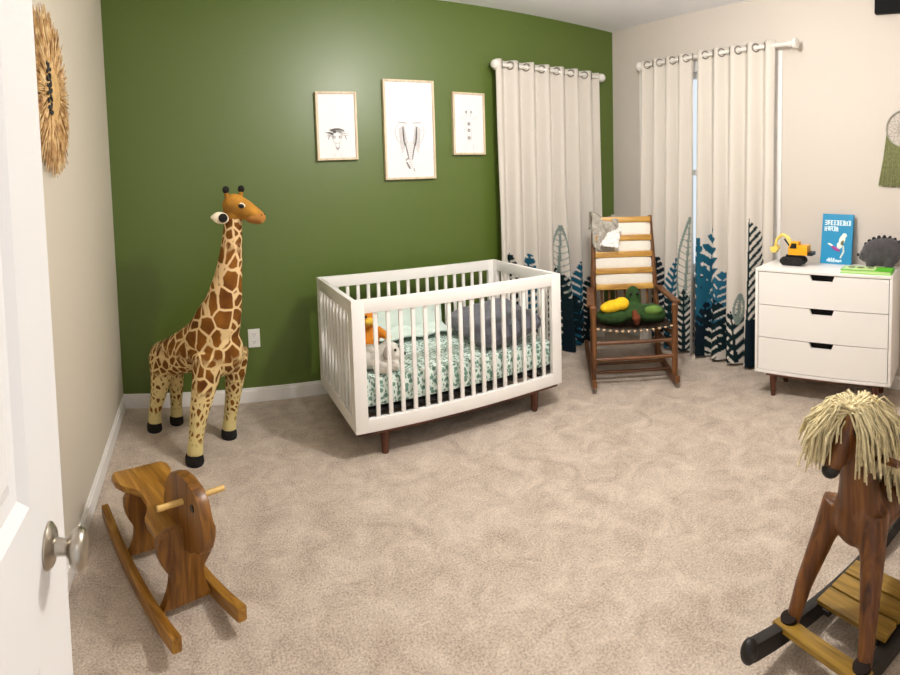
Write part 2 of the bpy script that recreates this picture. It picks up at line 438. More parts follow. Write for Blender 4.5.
# ------------------------------------------------------------------ plush giraffe
def mat_giraffe():
    m, nt, b = new_mat('giraffe_coat')
    tc = N(nt, 'ShaderNodeTexCoord'); sep = N(nt, 'ShaderNodeSeparateXYZ'); nt.links.new(tc.outputs['Object'], sep.inputs[0])
    nz = N(nt, 'ShaderNodeTexNoise', Scale=9.0, Detail=2.0); nt.links.new(tc.outputs['Object'], nz.inputs['Vector'])
    mixv = N(nt, 'ShaderNodeMix', data_type='VECTOR'); mixv.inputs[0].default_value = .04
    nt.links.new(tc.outputs['Object'], mixv.inputs[4]); nt.links.new(nz.outputs['Color'], mixv.inputs[5])
    def patches(scale, lo, hi, zs):
        mp = N(nt, 'ShaderNodeMapping'); mp.inputs['Scale'].default_value = (1, 1, zs); nt.links.new(mixv.outputs[1], mp.inputs['Vector'])
        v = N(nt, 'ShaderNodeTexVoronoi', feature='DISTANCE_TO_EDGE', Scale=scale); nt.links.new(mp.outputs[0], v.inputs['Vector'])
        mr = N(nt, 'ShaderNodeMapRange'); mr.inputs[1].default_value = lo; mr.inputs[2].default_value = hi
        nt.links.new(v.outputs['Distance'], mr.inputs[0]); return mr.outputs[0]
    bigp = patches(14.5, .055, .095, .85); midp = patches(22.0, .08, .13, .8); smallp = patches(42.0, .15, .24, .7)
    def zr(a, b_):
        mr = N(nt, 'ShaderNodeMapRange'); mr.inputs[1].default_value = a; mr.inputs[2].default_value = b_
        nt.links.new(sep.outputs['Z'], mr.inputs[0]); return mr.outputs[0]
    def mixf(f, a, b_):
        x = N(nt, 'ShaderNodeMix', data_type='FLOAT'); nt.links.new(f, x.inputs[0]); nt.links.new(a, x.inputs[2]); nt.links.new(b_, x.inputs[3]); return x.outputs[0]
    p = mixf(zr(.32, .36), smallp, midp); p = mixf(zr(.46, .52), p, bigp)
    p = mixf(zr(1.02, 1.08), p, midp)
    fade = N(nt, 'ShaderNodeMath', operation='MULTIPLY'); nt.links.new(p, fade.inputs[0]); nt.links.new(zr(.09, .125), fade.inputs[1])
    br = ramp(nt, nz.outputs['Fac'], [(.3, lin('#5e3410')), (.7, lin('#8f5a1c'))])
    cr = ramp(nt, sep.outputs['Z'], [(.10, lin('#dccb8e')), (.5, lin('#e2c690')), (.9, lin('#e8c795'))])
    mc = N(nt, 'ShaderNodeMix', data_type='RGBA'); nt.links.new(fade.outputs[0], mc.inputs[0]); nt.links.new(cr, mc.inputs[6]); nt.links.new(br, mc.inputs[7])
    nt.links.new(mc.outputs[2], b.inputs['Base Color']); b.inputs['Roughness'].default_value = .85; b.inputs['Specular IOR Level'].default_value = .2
    fz = N(nt, 'ShaderNodeTexNoise', Scale=260.0, Detail=2.0); nt.links.new(tc.outputs['Object'], fz.inputs['Vector'])
    bump(nt, b, fz.outputs['Fac'], .4, .004)
    return m
M_gir = mat_giraffe()
M_girhead = plain('giraffe_gold', '#ab7620', .85, var=.35, vscale=14, bstr=.4, bscale=200)
M_girtan = plain('giraffe_muzzle', '#ac7432', .85, var=.15, bstr=.3, bscale=200)
M_fuzz = plain('black_fuzz', '#15110e', .95, bstr=.6, bscale=220)
M_cream = plain('cream_plush', '#e9dcc0', .9, bstr=.3, bscale=200)
gx, gy = -.07, 2.88
gi = thing('plush_giraffe', 'tall plush giraffe with brown patches standing before the green wall', 'toy giraffe', (gx, gy, 0))
def L(p): return (p[0]-gx, p[1]-gy, p[2])
g = MB()
g.tube([L(p) for p in [(-.242, 3.085, .37), (-.215, 3.06, .405), (-.15, 2.99, .435), (-.07, 2.92, .485), (.02, 2.85, .54), (.08, 2.81, .58), (.115, 2.785, .61)]], [.06, .095, .106, .118, .135, .135, .115], 20)
g.ball(L((-.213, 3.06, .40)), (.092, .095, .105)); g.ball(L((.10, 2.79, .52)), (.12, .12, .14))
g.tube([L(p) for p in [(.05, 2.83, .56), (.098, 2.79, .68), (.132, 2.778, .78), (.158, 2.77, .9), (.178, 2.765, 1.02), (.19, 2.76, 1.12), (.2, 2.755, 1.21)]], [.145, .122, .095, .073, .059, .051, .047], 20)
legs = [[(.035, 2.74, .50), (.01, 2.705, .38), (-.028, 2.675, .24), (-.048, 2.655, .13), (-.061, 2.644, .035)],
        [(.175, 2.83, .50), (.175, 2.85, .38), (.158, 2.875, .24), (.14, 2.892, .13), (.126, 2.90, .035)],
        [(-.225, 3.03, .40), (-.236, 3.02, .30), (-.258, 3.022, .2), (-.28, 3.028, .12), (-.288, 3.032, .035)],
        [(-.17, 3.085, .40), (-.16, 3.095, .30), (-.158, 3.105, .2), (-.162, 3.112, .12), (-.165, 3.115, .035)]]
rads = [[.088, .068, .049, .039, .042], [.078, .058, .044, .037, .039], [.078, .06, .045, .037, .039], [.07, .054, .041, .035, .038]]
for lg, rd in zip(legs, rads): g.tube([L(p) for p in lg], rd, 16)
organic('body', g, M_gir, gi, .009, 8)
hoofs = [(-.062, 2.642), (.127, 2.899), (-.289, 3.03), (-.166, 3.114)]
for (x, y), s in zip(hoofs, (1, .92, .92, .86)):
    MB().lathe([(.001, 0), (.045*s, 0), (.048*s, .01), (.046*s, .035), (.040*s, .048), (.001, .052)], T(*L((x, y, 0))) @ Matrix.Diagonal((1, 1.12, 1, 1)), 20).build('hoof', M_fuzz, gi)
g = MB()
g.ball(L((.205, 2.75, 1.265)), (.062, .06, .062)); g.tube([L(p) for p in [(.215, 2.745, 1.262), (.265, 2.725, 1.238), (.30, 2.71, 1.216), (.32, 2.702, 1.206)]], [.06, .05, .041, .036], 16)
g.ball(L((.316, 2.704, 1.206)), (.037, .036, .034)); g.ball(L((.195, 2.755, 1.22)), (.05, .05, .045))
hd = organic('head', g, M_girhead, gi, .006, 6)
g = MB(); g.ball(L((.318, 2.702, 1.200)), (.041, .040, .034)); g.ball(L((.295, 2.707, 1.2)), (.042, .04, .028)); organic('muzzle', g, M_girtan, hd, .005, 4)
for (x, y, z) in [(.333, 2.667, 1.215), (.35, 2.685, 1.217)]: MB().ball(L((x, y, z)), (.004, .004, .003), seg=8).build('nostril', M_fuzz, hd)
for (x, y, x1, y1) in [(.172, 2.735, .165, 2.725), (.238, 2.775, .247, 2.78)]:
    MB().tube([L((x, y, 1.30)), L((x1, y1, 1.335))], [.014, .011], 10).build('horn', M_girhead, hd)
    MB().ball(L((x1, y1, 1.347)), (.018, .018, .02), seg=14).build('horn_tuft', M_fuzz, hd)
# ears: cream leaf shape with a black inside, one toward the room, one beyond the head
g = MB(); g.ball(L((.130, 2.705, 1.208)), (.046, .014, .031), rot=(0, .25, .25)); g.ball(L((.098, 2.70, 1.212)), (.02, .01, .013), rot=(0, .25, .25)); organic('ear', g, M_cream, hd, .004, 3)
MB().ball(L((.142, 2.690, 1.208)), (.024, .006, .023), rot=(0, .25, .25), seg=16).build('ear_lining', M_fuzz, hd)
g = MB(); g.ball(L((.215, 2.825, 1.215)), (.03, .04, .026), rot=(.3, 0, .5)); organic('ear', g, M_cream, hd, .004, 3)
for (x, y, z, a) in [(.232, 2.693, 1.262, -.35), (.268, 2.775, 1.262, 1.9)]:
    MB().ball(L((x, y, z)), (.027, .009, .019), rot=(0, .1, a), seg=16).build('eye_patch', M_cream, hd)
    e = MB(); e.ball(L((x+.004*cos(a)+.006*sin(a), y-.009*cos(a)+.002, z)), (.018, .008, .0125), rot=(0, .1, a), seg=14); e.build('eye', M_black, hd)
g = MB(); g.tube([L(p) for p in [(-.285, 3.13, .43), (-.275, 3.165, .38), (-.235, 3.17, .31), (-.215, 3.165, .26)]], [.014, .012, .010, .009], 8)
tl = g.build('tail', M_girhead, gi)
MB().tube([L(p) for p in [(-.215, 3.165, .265), (-.205, 3.165, .22), (-.198, 3.16, .17)]], [.012, .025, .006], 10).build('tail_tuft', M_fuzz, tl)

# ------------------------------------------------------------------ cot
cb = thing('crib', 'white slatted crib with short walnut legs against the green wall', 'crib', (.710, 2.443, 0))
CL, CW, CH, CZ, TH = 1.243, .73, .793, .141, .03
def crib_side(name, front):
    g = MB()
    return g
PW = .066; RT = .066; RB = .066
for nm, y in (('front_panel', TH/2), ('back_panel', CW-TH/2)):
    g = MB()
    for x in (PW/2, CL-PW/2): g.box((x, y, (CH+CZ)/2), (PW, TH, CH-CZ), bev=.004)
    g.box((CL/2, y, CH-RT/2), (CL-2*PW+.01, TH, RT), bev=.004); g.box((CL/2, y, CZ+RB/2), (CL-2*PW+.01, TH, RB), bev=.004)
    p = g.build(nm, M_white, cb)
    n = 16; gap = (CL-2*PW-n*.021)/(n+1)
    for i in range(n):
        x = PW+gap*(i+1)+.021*(i+.5)
        MB().box((x, y, (CH-RT+CZ+RB)/2), (.021, .014, CH-CZ-RT-RB+.01), bev=.003).build('slat', M_white, p)
for nm, x in (('left_panel', TH/2), ('right_panel', CL-TH/2)):
    g = MB()
    for y in (TH+.019, CW-TH-.019): g.box((x, y, (CH+CZ)/2), (TH-.002, .036, CH-CZ-.001), bev=.003)
    g.box((x, CW/2, CH-RT/2-.0005), (TH-.002, CW-2*TH-.07, RT), bev=.003); g.box((x, CW/2, CZ+RB/2), (TH-.002, CW-2*TH-.07, RB), bev=.003)
    p = g.build('end_panel', M_white, cb)
    n = 8; W0 = CW-2*TH-.074; gap = (W0-n*.021)/(n+1)
    for i in range(n):
        y = TH+.037+gap*(i+1)+.021*(i+.5)
        MB().box((x, y, (CH-RT+CZ+RB)/2), (.014, .021, CH-CZ-RT-RB+.01), bev=.003).build('slat', M_white, p)
g = MB()
for y in (.05, CW-.05): g.box((CL/2, y, CZ-.012), (CL-.03, .05, .024), bev=.003)
for x in (.04, CL-.04): g.box((x, CW/2, CZ-.0125), (.05, CW-.16, .022), bev=.003)
g.build('base_frame', M_walnutX, cb)
for x in (.165, CL-.165):
    for y in (.055, CW-.055):
        MB().lathe([(.001, 0), (.016, 0), (.018, .004), (.025, CZ-.022), (.001, CZ-.022)], T(x, y, 0), 18).build('leg', M_walnut, cb)
MB().box((CL/2, CW/2, .232), (CL-.07, CW-.07, .016)).build('mattress_support', M_black, cb)

# mattress with leaf-print sheet
def mat_sheet():
    m, nt, b = new_mat('leaf_print_sheet')
    v = coords(nt)
    def layer(rot, sc, lo, hi):
        mp = N(nt, 'ShaderNodeMapping'); mp.inputs['Rotation'].default_value = (rot[0], rot[1], rot[2]); mp.inputs['Scale'].default_value = sc
        nt.links.new(v, mp.inputs['Vector'])
        t = N(nt, 'ShaderNodeTexVoronoi', feature='F1', Scale=1.0, Randomness=.75); nt.links.new(mp.outputs[0], t.inputs['Vector'])
        return ramp(nt, t.outputs['Distance'], [(lo, (1, 1, 1, 1)), (hi, (0, 0, 0, 1))])
    a = layer((.5, .3, .7), (34, 84, 34), .34, .44); c = layer((-.5, -.3, -.8), (84, 36, 38), .30, .40)
    mx = N(nt, 'ShaderNodeMix', data_type='RGBA', blend_type='LIGHTEN'); mx.inputs[0].default_value = 1
    nt.links.new(a, mx.inputs[6]); nt.links.new(c, mx.inputs[7])
    o = N(nt, 'ShaderNodeMix', data_type='RGBA'); nt.links.new(mx.outputs[2], o.inputs[0])
    o.inputs[6].default_value = lin('#e0ede5'); o.inputs[7].default_value = lin('#6f9384')
    nt.links.new(o.outputs[2], b.inputs['Base Color']); b.inputs['Roughness'].default_value = .9
    return m
M_sheet = mat_sheet()
mt = thing('crib_mattress', 'mattress under a mint leaf print sheet lying inside the crib', 'mattress', (.710+CL/2, 2.443+CW/2, .246))
g = MB(); g.box((0, 0, .074), (CL-.075, CW-.075, .148), bev=.03); g.build('fitted_sheet', M_sheet, mt)

# dark grey pillow in the crib
M_grey = plain('charcoal_cloth', '#5f5e69', .95, var=.2, vscale=20, bstr=.4, bscale=160, sheen=.3)
o = MB().pillow(.42, .56, .13, Matrix.Identity(4), lump=.02, seed=3).build('pillow', M_grey)
o.location = (1.68, 2.765, .492); o.rotation_euler = (radians(2), radians(-10), radians(-4))
tag(o, 'big dark grey pillow lying at the right end of the crib', 'pillow')

# pale quilt bunched along the back of the crib
M_quilt = plain('pale_mint_quilt', '#d9e7de', .95, var=.08, vscale=16, bstr=.5, bscale=30)
def sheet(name, fn, nu, nv, mat_, thick=.008, parent=None, loc=None):
    bm = bmesh.new(); V = [[bm.verts.new(fn(i/nu, j/nv)) for j in range(nv+1)] for i in range(nu+1)]
    for i in range(nu):
        for j in range(nv): bm.faces.new((V[i][j], V[i+1][j], V[i+1][j+1], V[i][j+1]))
    me = bpy.data.meshes.new(name); bm.to_mesh(me); bm.free(); me.materials.append(mat_); me.shade_smooth()
    o = bpy.data.objects.new(name, me); COL.objects.link(o)
    s = o.modifiers.new('s', 'SOLIDIFY'); s.thickness = thick; s.offset = 0
    if parent: o.parent = parent
    if loc: o.location = loc
    return o
def quilt(u, v):
    x = .22+u*.56; k = noise.noise((x*6, v*3, 1.3))
    s = v*.46
    if s < .2: y, z = .655-.012*sin(pi*v)-.01*k, .62-s+.02*k
    else:
        t = min(1, (s-.2)/.26); y, z = .64-t*.16-.012*k, .432+.014*(1-t)+.012*k*(1-t)+.006*sin(u*17)
    return (x, y, z)
o = sheet('quilt', quilt, 60, 40, M_quilt, .014, None, (.710, 2.443, 0))
tag(o, 'pale mint quilt bunched along the back rail inside the crib', 'quilt')
# white cloth hung inside the left end
M_cloth = plain('white_cotton', '#f4f2ee', .9, bstr=.3, bscale=40)
def hang(u, v):
    y = .10+u*.55; z = .715-v*(.20+.05*sin(u*5))
    return (.040+.006*sin(u*22)*v+.004, y, z)
o = sheet('hanging_cloth', hang, 40, 16, M_cloth, .006, None, (.710, 2.443, 0))
tag(o, 'white cloth hanging inside the left end of the crib', 'cloth')

# two soft toys at the left end of the crib
M_orange = plain('orange_plush', '#d9841f', .95, var=.2, vscale=20, bstr=.4, bscale=200)
M_yel = plain('yellow_plush', '#ecc34a', .95, bstr=.3, bscale=200)
t1 = thing('orange_plush_toy', 'orange plush animal sitting up in the left corner of the crib', 'soft toy', (.90, 2.81, .403))
g = MB(); g.ball((0, 0, .08), (.07, .06, .085)); g.ball((.0, -.01, .215), (.062, .058, .062)); g.tube([(.05, -.02, .14), (.10, -.04, .10)], [.026, .022], 12); g.tube([(.03, -.04, .03), (.08, -.09, .022)], [.034, .026], 12)
g.tube([(-.03, -.04, .03), (-.05, -.10, .022)], [.034, .026], 12)
bd = organic('body', g, M_orange, t1, .007, 4)
for s in (-1, 1):
    MB().ball((s*.042, .0, .272), (.02, .011, .02), seg=12).build('ear', M_fuzz, t1)
    MB().ball((s*.022, -.064, .227), .008, seg=10).build('eye', M_black, t1)
MB().ball((0, -.062, .2), (.03, .02, .022), seg=14).build('muzzle', M_yel, t1)
MB().ball((-.05, -.035, .12), (.03, .03, .045), seg=14).build('dark_patch', M_fuzz, t1)
MB().ball((.105, -.045, .098), (.022, .022, .02), seg=12).build('paw', M_yel, t1)
M_wplush = plain('white_plush', '#e6e0d6', .95, var=.06, bstr=.5, bscale=160)
t2 = thing('white_plush_toy', 'white plush dog with black nose lying in front of the orange toy', 'soft toy', (.88, 2.58, .395))
g = MB(); g.ball((-.03, .03, .062), (.085, .075, .062)); g.ball((.055, -.01, .088), (.062, .056, .056)); g.ball((.095, -.035, .075), (.034, .03, .028)); g.tube([(-.02, -.03, .03), (.02, -.09, .024)], [.032, .024], 12); g.tube([(.04, -.03, .03), (.09, -.07, .022)], [.03, .022], 12)
organic('body', g, M_wplush, t2, .007, 4)
MB().ball((.124, -.052, .082), (.012, .012, .010), seg=12).build('nose', M_black, t2)
for p in [(.075, -.06, .108), (.104, -.028, .112)]: MB().ball(p, .0075, seg=10).build('eye', M_black, t2)
for p, rz in [((.03, -.058, .10), .3), ((.06, .048, .10), -.3)]: MB().ball(p, (.022, .012, .036), rot=(0, .2, rz), seg=14).build('ear', plain('grey_ear_plush', '#a39a8f', .95), t2)

# ------------------------------------------------------------------ curtains
INK = {'dark': lin('#152a2e'), 'teal': lin('#22617a'), 'blue': lin('#2f6f8c'), 'pale': lin('#8b9a92'), 'green': lin('#1d3a35'), 'night': lin('#12222c')}
CLOTH = lin('#e6dfd5')
def leaf(kind, s0, z0, s1, z1, w, col, per=.05):
    return dict(k=kind, a=(s0, z0), L=hypot(s1-s0, z1-z0), d=((s1-s0)/hypot(s1-s0, z1-z0), (z1-z0)/hypot(s1-s0, z1-z0)), w=w, c=INK[col], p=per)
def leaf_hit(l, s, z):
    dx, dz = s-l['a'][0], z-l['a'][1]
    u = dx*l['d'][0]+dz*l['d'][1]; q = dx*l['d'][1]-dz*l['d'][0]
    if u < 0 or u > l['L']: return False
    t = u/l['L']; aq = abs(q)
    if l['k'] == 'trunk': return aq < l['w']*(1-.2*t)
    if aq < .006*(1-t)+.003: return True
    if l['k'] == 'fern':                       # long striped frond
        return aq < l['w']*(1-t**3)*min(1, .35+t*3) and ((u-aq*1.4) / l['p']) % 1 < .55
    if l['k'] == 'half':                       # frond with leaflets on one side only
        return 0 < q < l['w']*(1-t**3) and ((u-aq*1.9)/l['p']) % 1 < .5
    if l['k'] == 'palm':                       # pointed leaf with splits
        return aq < l['w']*sin(pi*min(1, t*.85+.12))**.8 and ((u-aq*.95)/l['p']) % 1 < .80-.28*aq/l['w']
    if l['k'] == 'split':                      # wide lobed leaf
        f = ((u-aq*.9)/l['p']) % 1; e = l['w']*sin(pi*min(1, t*.78+.2))**.75
        return aq < .012 or (f < .64 and aq < e*(.6+.4*sin(pi*f/.64)))
    if l['k'] == 'line':                       # outline only
        e = l['w']*sin(pi*t)
        return abs(aq-e) < .006 or (aq < e and ((u-aq*.9)/l['p']) % 1 < .14)
    return False
def mat_curtain():
    m, nt, b = new_mat('curtain_cloth')
    at = N(nt, 'ShaderNodeVertexColor', layer_name='print')
    nt.links.new(at.outputs['Color'], b.inputs['Base Color']); b.inputs['Roughness'].default_value = .9; b.inputs['Specular IOR Level'].default_value = .15
    w = N(nt, 'ShaderNodeTexNoise', Scale=220.0, Detail=2.0); nt.links.new(coords(nt, (1, 1, .3)), w.inputs['Vector']); bump(nt, b, w.outputs['Fac'], .15, .002)
    tr = N(nt, 'ShaderNodeBsdfTranslucent'); nt.links.new(at.outputs['Color'], tr.inputs['Color'])
    ms = N(nt, 'ShaderNodeMixShader'); ms.inputs[0].default_value = .18
    nt.links.new(b.outputs[0], ms.inputs[1]); nt.links.new(tr.outputs[0], ms.inputs[2]); nt.links.new(ms.outputs[0], nt.nodes['Material Output'].inputs['Surface'])
    return m
M_curt = mat_curtain()
M_ring = plain('grommet_steel', '#8f8983', .3, 1.0)
M_rod = plain('white_rod', '#e9e5de', .4)
def curtain(label, org, along, out, s0, s1, ztop, zhem, folds, leaves, amp=.042, ph=0, rodz=0, hem=None):
    """org + along*s (s from s0 to s1) + out*wave, along the rod; print painted on the cloth"""
    org = Vector(org); along = Vector(along); out = Vector(out)
    c = thing('curtain', label, 'curtain', org+along*((s0+s1)/2), 0, 'leaf print curtains')
    W = s1-s0; rows = []
    z = ztop
    while z > 1.12: rows.append(z); z -= .04
    while z > zhem: rows.append(z); z -= .0065
    rows.append(zhem)
    nu = int(W/.0042)
    me = bpy.data.meshes.new('cloth'); vs = []; cols = []
    def pos(t, z):
        k = (ztop-z)/(ztop-zhem)
        a = amp*(.75+.55*k)*(1+.25*noise.noise((t*7, 0, ph)))
        w = sin(2*pi*folds*t+ph+.5*noise.noise((t*4, z*.5, ph+3))*k)
        w2 = .25*sin(4*pi*folds*t+1.3+ph)*k
        flare = (hem(t)*max(0, k-.45)/.55) if hem else 0
        return a*(w+w2)+.012*k+flare, .012*k*noise.noise((t*9, z*1.2, ph))
    for z in rows:
        for i in range(nu+1):
            t = i/nu; o_, ds = pos(t, z); s = s0+W*t
            p = along*(s+ds-(s0+s1)/2)+out*o_; vs.append((p.x, p.y, z + (.006*sin(2*pi*folds*t*1) if z == zhem else 0)))
            col = CLOTH
            if z < 1.12:
                for l in leaves:
                    if leaf_hit(l, s, z): col = l['c']
            cols.append(col)
    fs = []
    for j in range(len(rows)-1):
        for i in range(nu):
            a = j*(nu+1)+i; fs.append((a, a+1, a+nu+2, a+nu+1))
    me.from_pydata(vs, [], fs); at = me.color_attributes.new('print', 'FLOAT_COLOR', 'POINT')
    at.data.foreach_set('color', [x for q in cols for x in q])
    me.materials.append(M_curt); me.shade_smooth()
    o = bpy.data.objects.new('cloth', me); COL.objects.link(o); o.parent = c; o.matrix_parent_inverse = Matrix.Identity(4)
    sd = o.modifiers.new('s', 'SOLIDIFY'); sd.thickness = .0025; sd.offset = 0
    # steel rings where the cloth crosses the rod
    ang = atan2(along.y, along.x)
    for k in range(int(2*folds)):
        t = ((k+.5)*pi-ph+pi/2)/(2*pi*folds)
        if not .02 < t < .985: continue
        p = along*(s0+W*t-(s0+s1)/2)
        rr = MB().torus((p.x, p.y, rodz), .026, .0055, R('Z', ang + (.6 if k % 2 else -.6)) @ R('Y', pi/2), 22, 8).build('grommet', M_ring, c)
    return c
def rod(label, a, b, r, fin, wallvec):
    a = Vector(a); b = Vector(b); d = (b-a).normalized(); L_ = (b-a).length
    t = thing('curtain_rod', label, 'curtain rod', a); Q = Vector((0, 0, 1)).rotation_difference(d).to_matrix().to_4x4()
    MB().lathe([(r, 0), (r, L_)], Q, 16).build('pole', M_rod, t)
    for p, s in ((Vector((0, 0, 0)), -1), (b-a, 1)):
        if fin == 'ball': MB().ball(p+d*s*.02, .034, seg=18).build('finial', M_rod, t)
        else: MB().lathe([(.001, -.02), (.018, -.02), (.018, .01), (.03, .02), (.034, .035), (.034, .045), (.001, .05)], T(*p) @ Q @ (R('X', pi) if s < 0 else Matrix.Identity(4)), 20).build('finial', M_rod, t)
        q = p-d*s*.035; w = Vector(wallvec)
        g = MB(); g.tube([q, q+w], .007, 8); g.tube([q+w*.96, q+w], .022, 14); g.build('bracket', M_rod, t)
RZB, RZR = 2.108, 2.213
rod('white curtain rod with round ends on the green back wall', (2.075, YB-.09, 2.15), (3.05, YB-.09, 2.15), .013, 'ball', (0, .09, 0))
rod('long pale curtain rod above the window on the right wall', (XR-.09, 2.915, 2.213), (XR-.09, 1.63, 2.213), .013, 'cap', (.09, 0, 0))
LB = [leaf('line', 2.57, .30, 2.60, .98, .05, 'pale', .05), leaf('fern', 2.55, .05, 2.55, .72, .09, 'dark', .06), leaf('trunk', 2.63, -.1, 2.63, .42, .05, 'night'),
      leaf('fern', 2.60, .25, 2.58, .62, .1, 'dark', .05), leaf('palm', 2.76, .0, 2.78, .68, .07, 'teal', .06), leaf('palm', 2.83, .0, 2.72, .42, .08, 'night', .07), leaf('palm', 2.70, .1, 2.74, .40, .06, 'dark', .05),
      leaf('fern', 2.93, .0, 2.97, 1.02, .06, 'dark', .055), leaf('palm', 2.14, .2, 2.16, .80, .06, 'dark', .06), leaf('palm', 2.26, .1, 2.32, .78, .06, 'teal', .06), leaf('fern', 2.4, 0, 2.42, .72, .08, 'dark', .05), leaf('palm', 2.88, .0, 2.9, .55, .06, 'dark', .05)]
curtain('off-white curtain with dark leaf print hanging on the green back wall', (0, YB-.09, 0), (1, 0, 0), (0, -1, 0), 2.05, 3.035, 2.185, .012, 7, LB, .04, .4, 2.15,
        hem=lambda t: .11*exp(-((t-.57)/.05)**2))
# right wall: s runs from the corner toward the room, s = -y
LR = [leaf('palm', -2.79, .02, -2.76, .72, .07, 'night', .055), leaf('fern', -2.66, .0, -2.60, .72, .075, 'teal', .05), leaf('line', -2.50, .3, -2.47, 1.04, .045, 'pale', .05),
      leaf('palm', -2.60, .0, -2.64, .42, .08, 'dark', .06), leaf('fern', -2.5, .0, -2.5, .5, .07, 'dark', .05)]
curtain('left panel of the window curtains, nearest the corner, leaf print below', (XR-.09, 0, 0), (0, -1, 0), (-1, 0, 0), -2.915, -2.405, 2.245, .02, 4, LR, .036, 1.1, 2.213)
LR2 = [leaf('trunk', -2.34, .0, -2.33, .62, .03, 'night'), leaf('split', -2.33, .25, -2.24, 1.0, .105, 'teal', .085), leaf('split', -2.34, .30, -2.35, .90, .05, 'teal', .08), leaf('palm', -2.24, .25, -2.15, .66, .1, 'blue', .06),
       leaf('palm', -2.25, .02, -2.20, .46, .11, 'dark', .07), leaf('palm', -2.37, .02, -2.30, .42, .05, 'night', .06), leaf('fern', -2.03, .03, -2.06, .40, .13, 'dark', .075), leaf('fern', -2.10, .03, -2.14, .38, .07, 'dark', .06), leaf('line', -2.03, .3, -2.02, .52, .02, 'pale', .05),
       leaf('half', -1.925, .3, -1.915, 1.06, .16, 'dark', .062), leaf('trunk', -1.90, .0, -1.91, .36, .035, 'night'), leaf('fern', -1.80, .0, -1.8, .5, .05, 'dark', .06)]
curtain('right panel of the window curtains, nearest the dresser, teal leaves below', (XR-.09, 0, 0), (0, -1, 0), (-1, 0, 0), -2.378, -1.75, 2.25, .02, 4.5, LR2, .038, .3, 2.213)

# ------------------------------------------------------------------ rocking chair
M_oak = wood('chair_oak', '#3f2410', '#6b4220', '#8a5a30', 'Z', .4)
M_oakX = wood('chair_oak_rail', '#3f2410', '#6b4220', '#8a5a30', 'X', .4)
M_gold = wood('golden_slat', '#9a6a1e', '#c2913c', '#d9b05c', 'X', .4)
M_pad = plain('cream_cushion', '#f1ebdf', .9, bstr=.3, bscale=50)
M_weave = plain('woven_cord', '#43301f', .8, var=.4, vscale=60, bstr=.5, bscale=90)
rc = thing('rocking_chair', 'wooden rocking chair with cream padded back in the curtain corner', 'rocking chair', (2.425, 2.29, 0), -.66)
rk = lambda y: .012+.10*((y-.33)/.45)**2*.6
for s in (-1, 1):
    g = MB(); poly = [(y, rk(y)) for y in [ -.03+.05*i for i in range(17)]]
    poly2 = [(y, z+.042) for y, z in poly][::-1]
    g.prism(poly+poly2, .03, T(s*.262, 0, -.008) @ R('Z', pi/2), bev=.004); g.build('rocker', M_oak, rc)
    MB().lathe([(.015, .04), (.018, .1), (.021, .16), (.019, .2), (.0215, .26), (.021, .38), (.017, .44), (.022, .5), (.022, .53), (.012, .54)], T(s*.262, .05, .0), 14).build('front_post', M_oak, rc)
    MB().tube([(s*.235, .47, .04), (s*.228, .48, .38), (s*.215, .56, .75), (s*.208, .635, 1.06)], [.02, .021, .02, .015], 12).build('back_post', M_oak, rc)
    g = MB(); g.box((s*.262, .28, .548), (.048, .46, .018), bev=.006, rot=(.03, 0, s*.07)); g.build('armrest', M_oak, rc)
for z, y in ((.30, .05), (.195, .05)): MB().tube([(-.255, y, z), (.255, y, z)], .0125, 10).build('stretcher', M_oakX, rc)
for s in (-1, 1):
    for z in (.24, .33): MB().tube([(s*.258, .06, z), (s*.232, .47, z-.01)], .011, 8).build('stretcher', M_oak, rc)
for y in (.20, .36): MB().tube([(-.25, y, .058), (.25, y, .058)], .011, 8).build('stretcher', M_oakX, rc)
g = MB(); bm = bmesh.new(); nu, nv = 34, 30; V = []
for i in range(nu+1):
    row = []
    for j in range(nv+1):
        u = i/nu*2-1; v = j/nv
        row.append(bm.verts.new((u*(.245-.02*v), .035+v*.43, .405-.035*(1-u*u)*(.6+.4*sin(pi*v))-.02*v+.0035*((i+j) % 2))))
    V.append(row)
for i in range(nu):
    for j in range(nv): bm.faces.new((V[i][j], V[i+1][j], V[i+1][j+1], V[i][j+1]))
bmesh.ops.solidify(bm, geom=bm.faces[:], thickness=.022)
g.merge(bm); st_ = g.build('woven_seat', M_weave, rc)
M_cord = plain('pale_cord', '#c9ab86', .8)
for i in range(13):
    u = i/12*2-1; MB().ball((u*.235, .03, .396-.035*(1-u*u)*.6), (.011, .007, .007), seg=10).build('cord_loop', M_cord, st_)
# spindles, pad with golden slats across
def backpt(z): return .48+(z-.38)*.225
for i in range(7):
    x = -.165+.055*i
    MB().tube([(x, backpt(.38), .38), (x*.98, backpt(1.0)+.008, 1.0)], .009, 8).build('spindle', M_oak, rc)
zz = [1.035, .905, .79, .675, .565]
for z in zz+[.385]: MB().box((0, backpt(z)-(.030 if z > .5 else .006), z), (.41, .026, .042 if z > .5 else .03), bev=.006, rot=(-.22, 0, 0)).build('back_slat', M_gold if z > .5 else M_oakX, rc)
for a, b_ in zip(zz, zz[1:]):
    zc = (a+b_)/2; h = a-b_-.02
    MB().pillow(.415, h+.01, .04, T(0, backpt(zc)-.014, zc) @ R('X', -.22+pi/2), n=18, pw=.5).build('back_cushion', M_pad, rc)

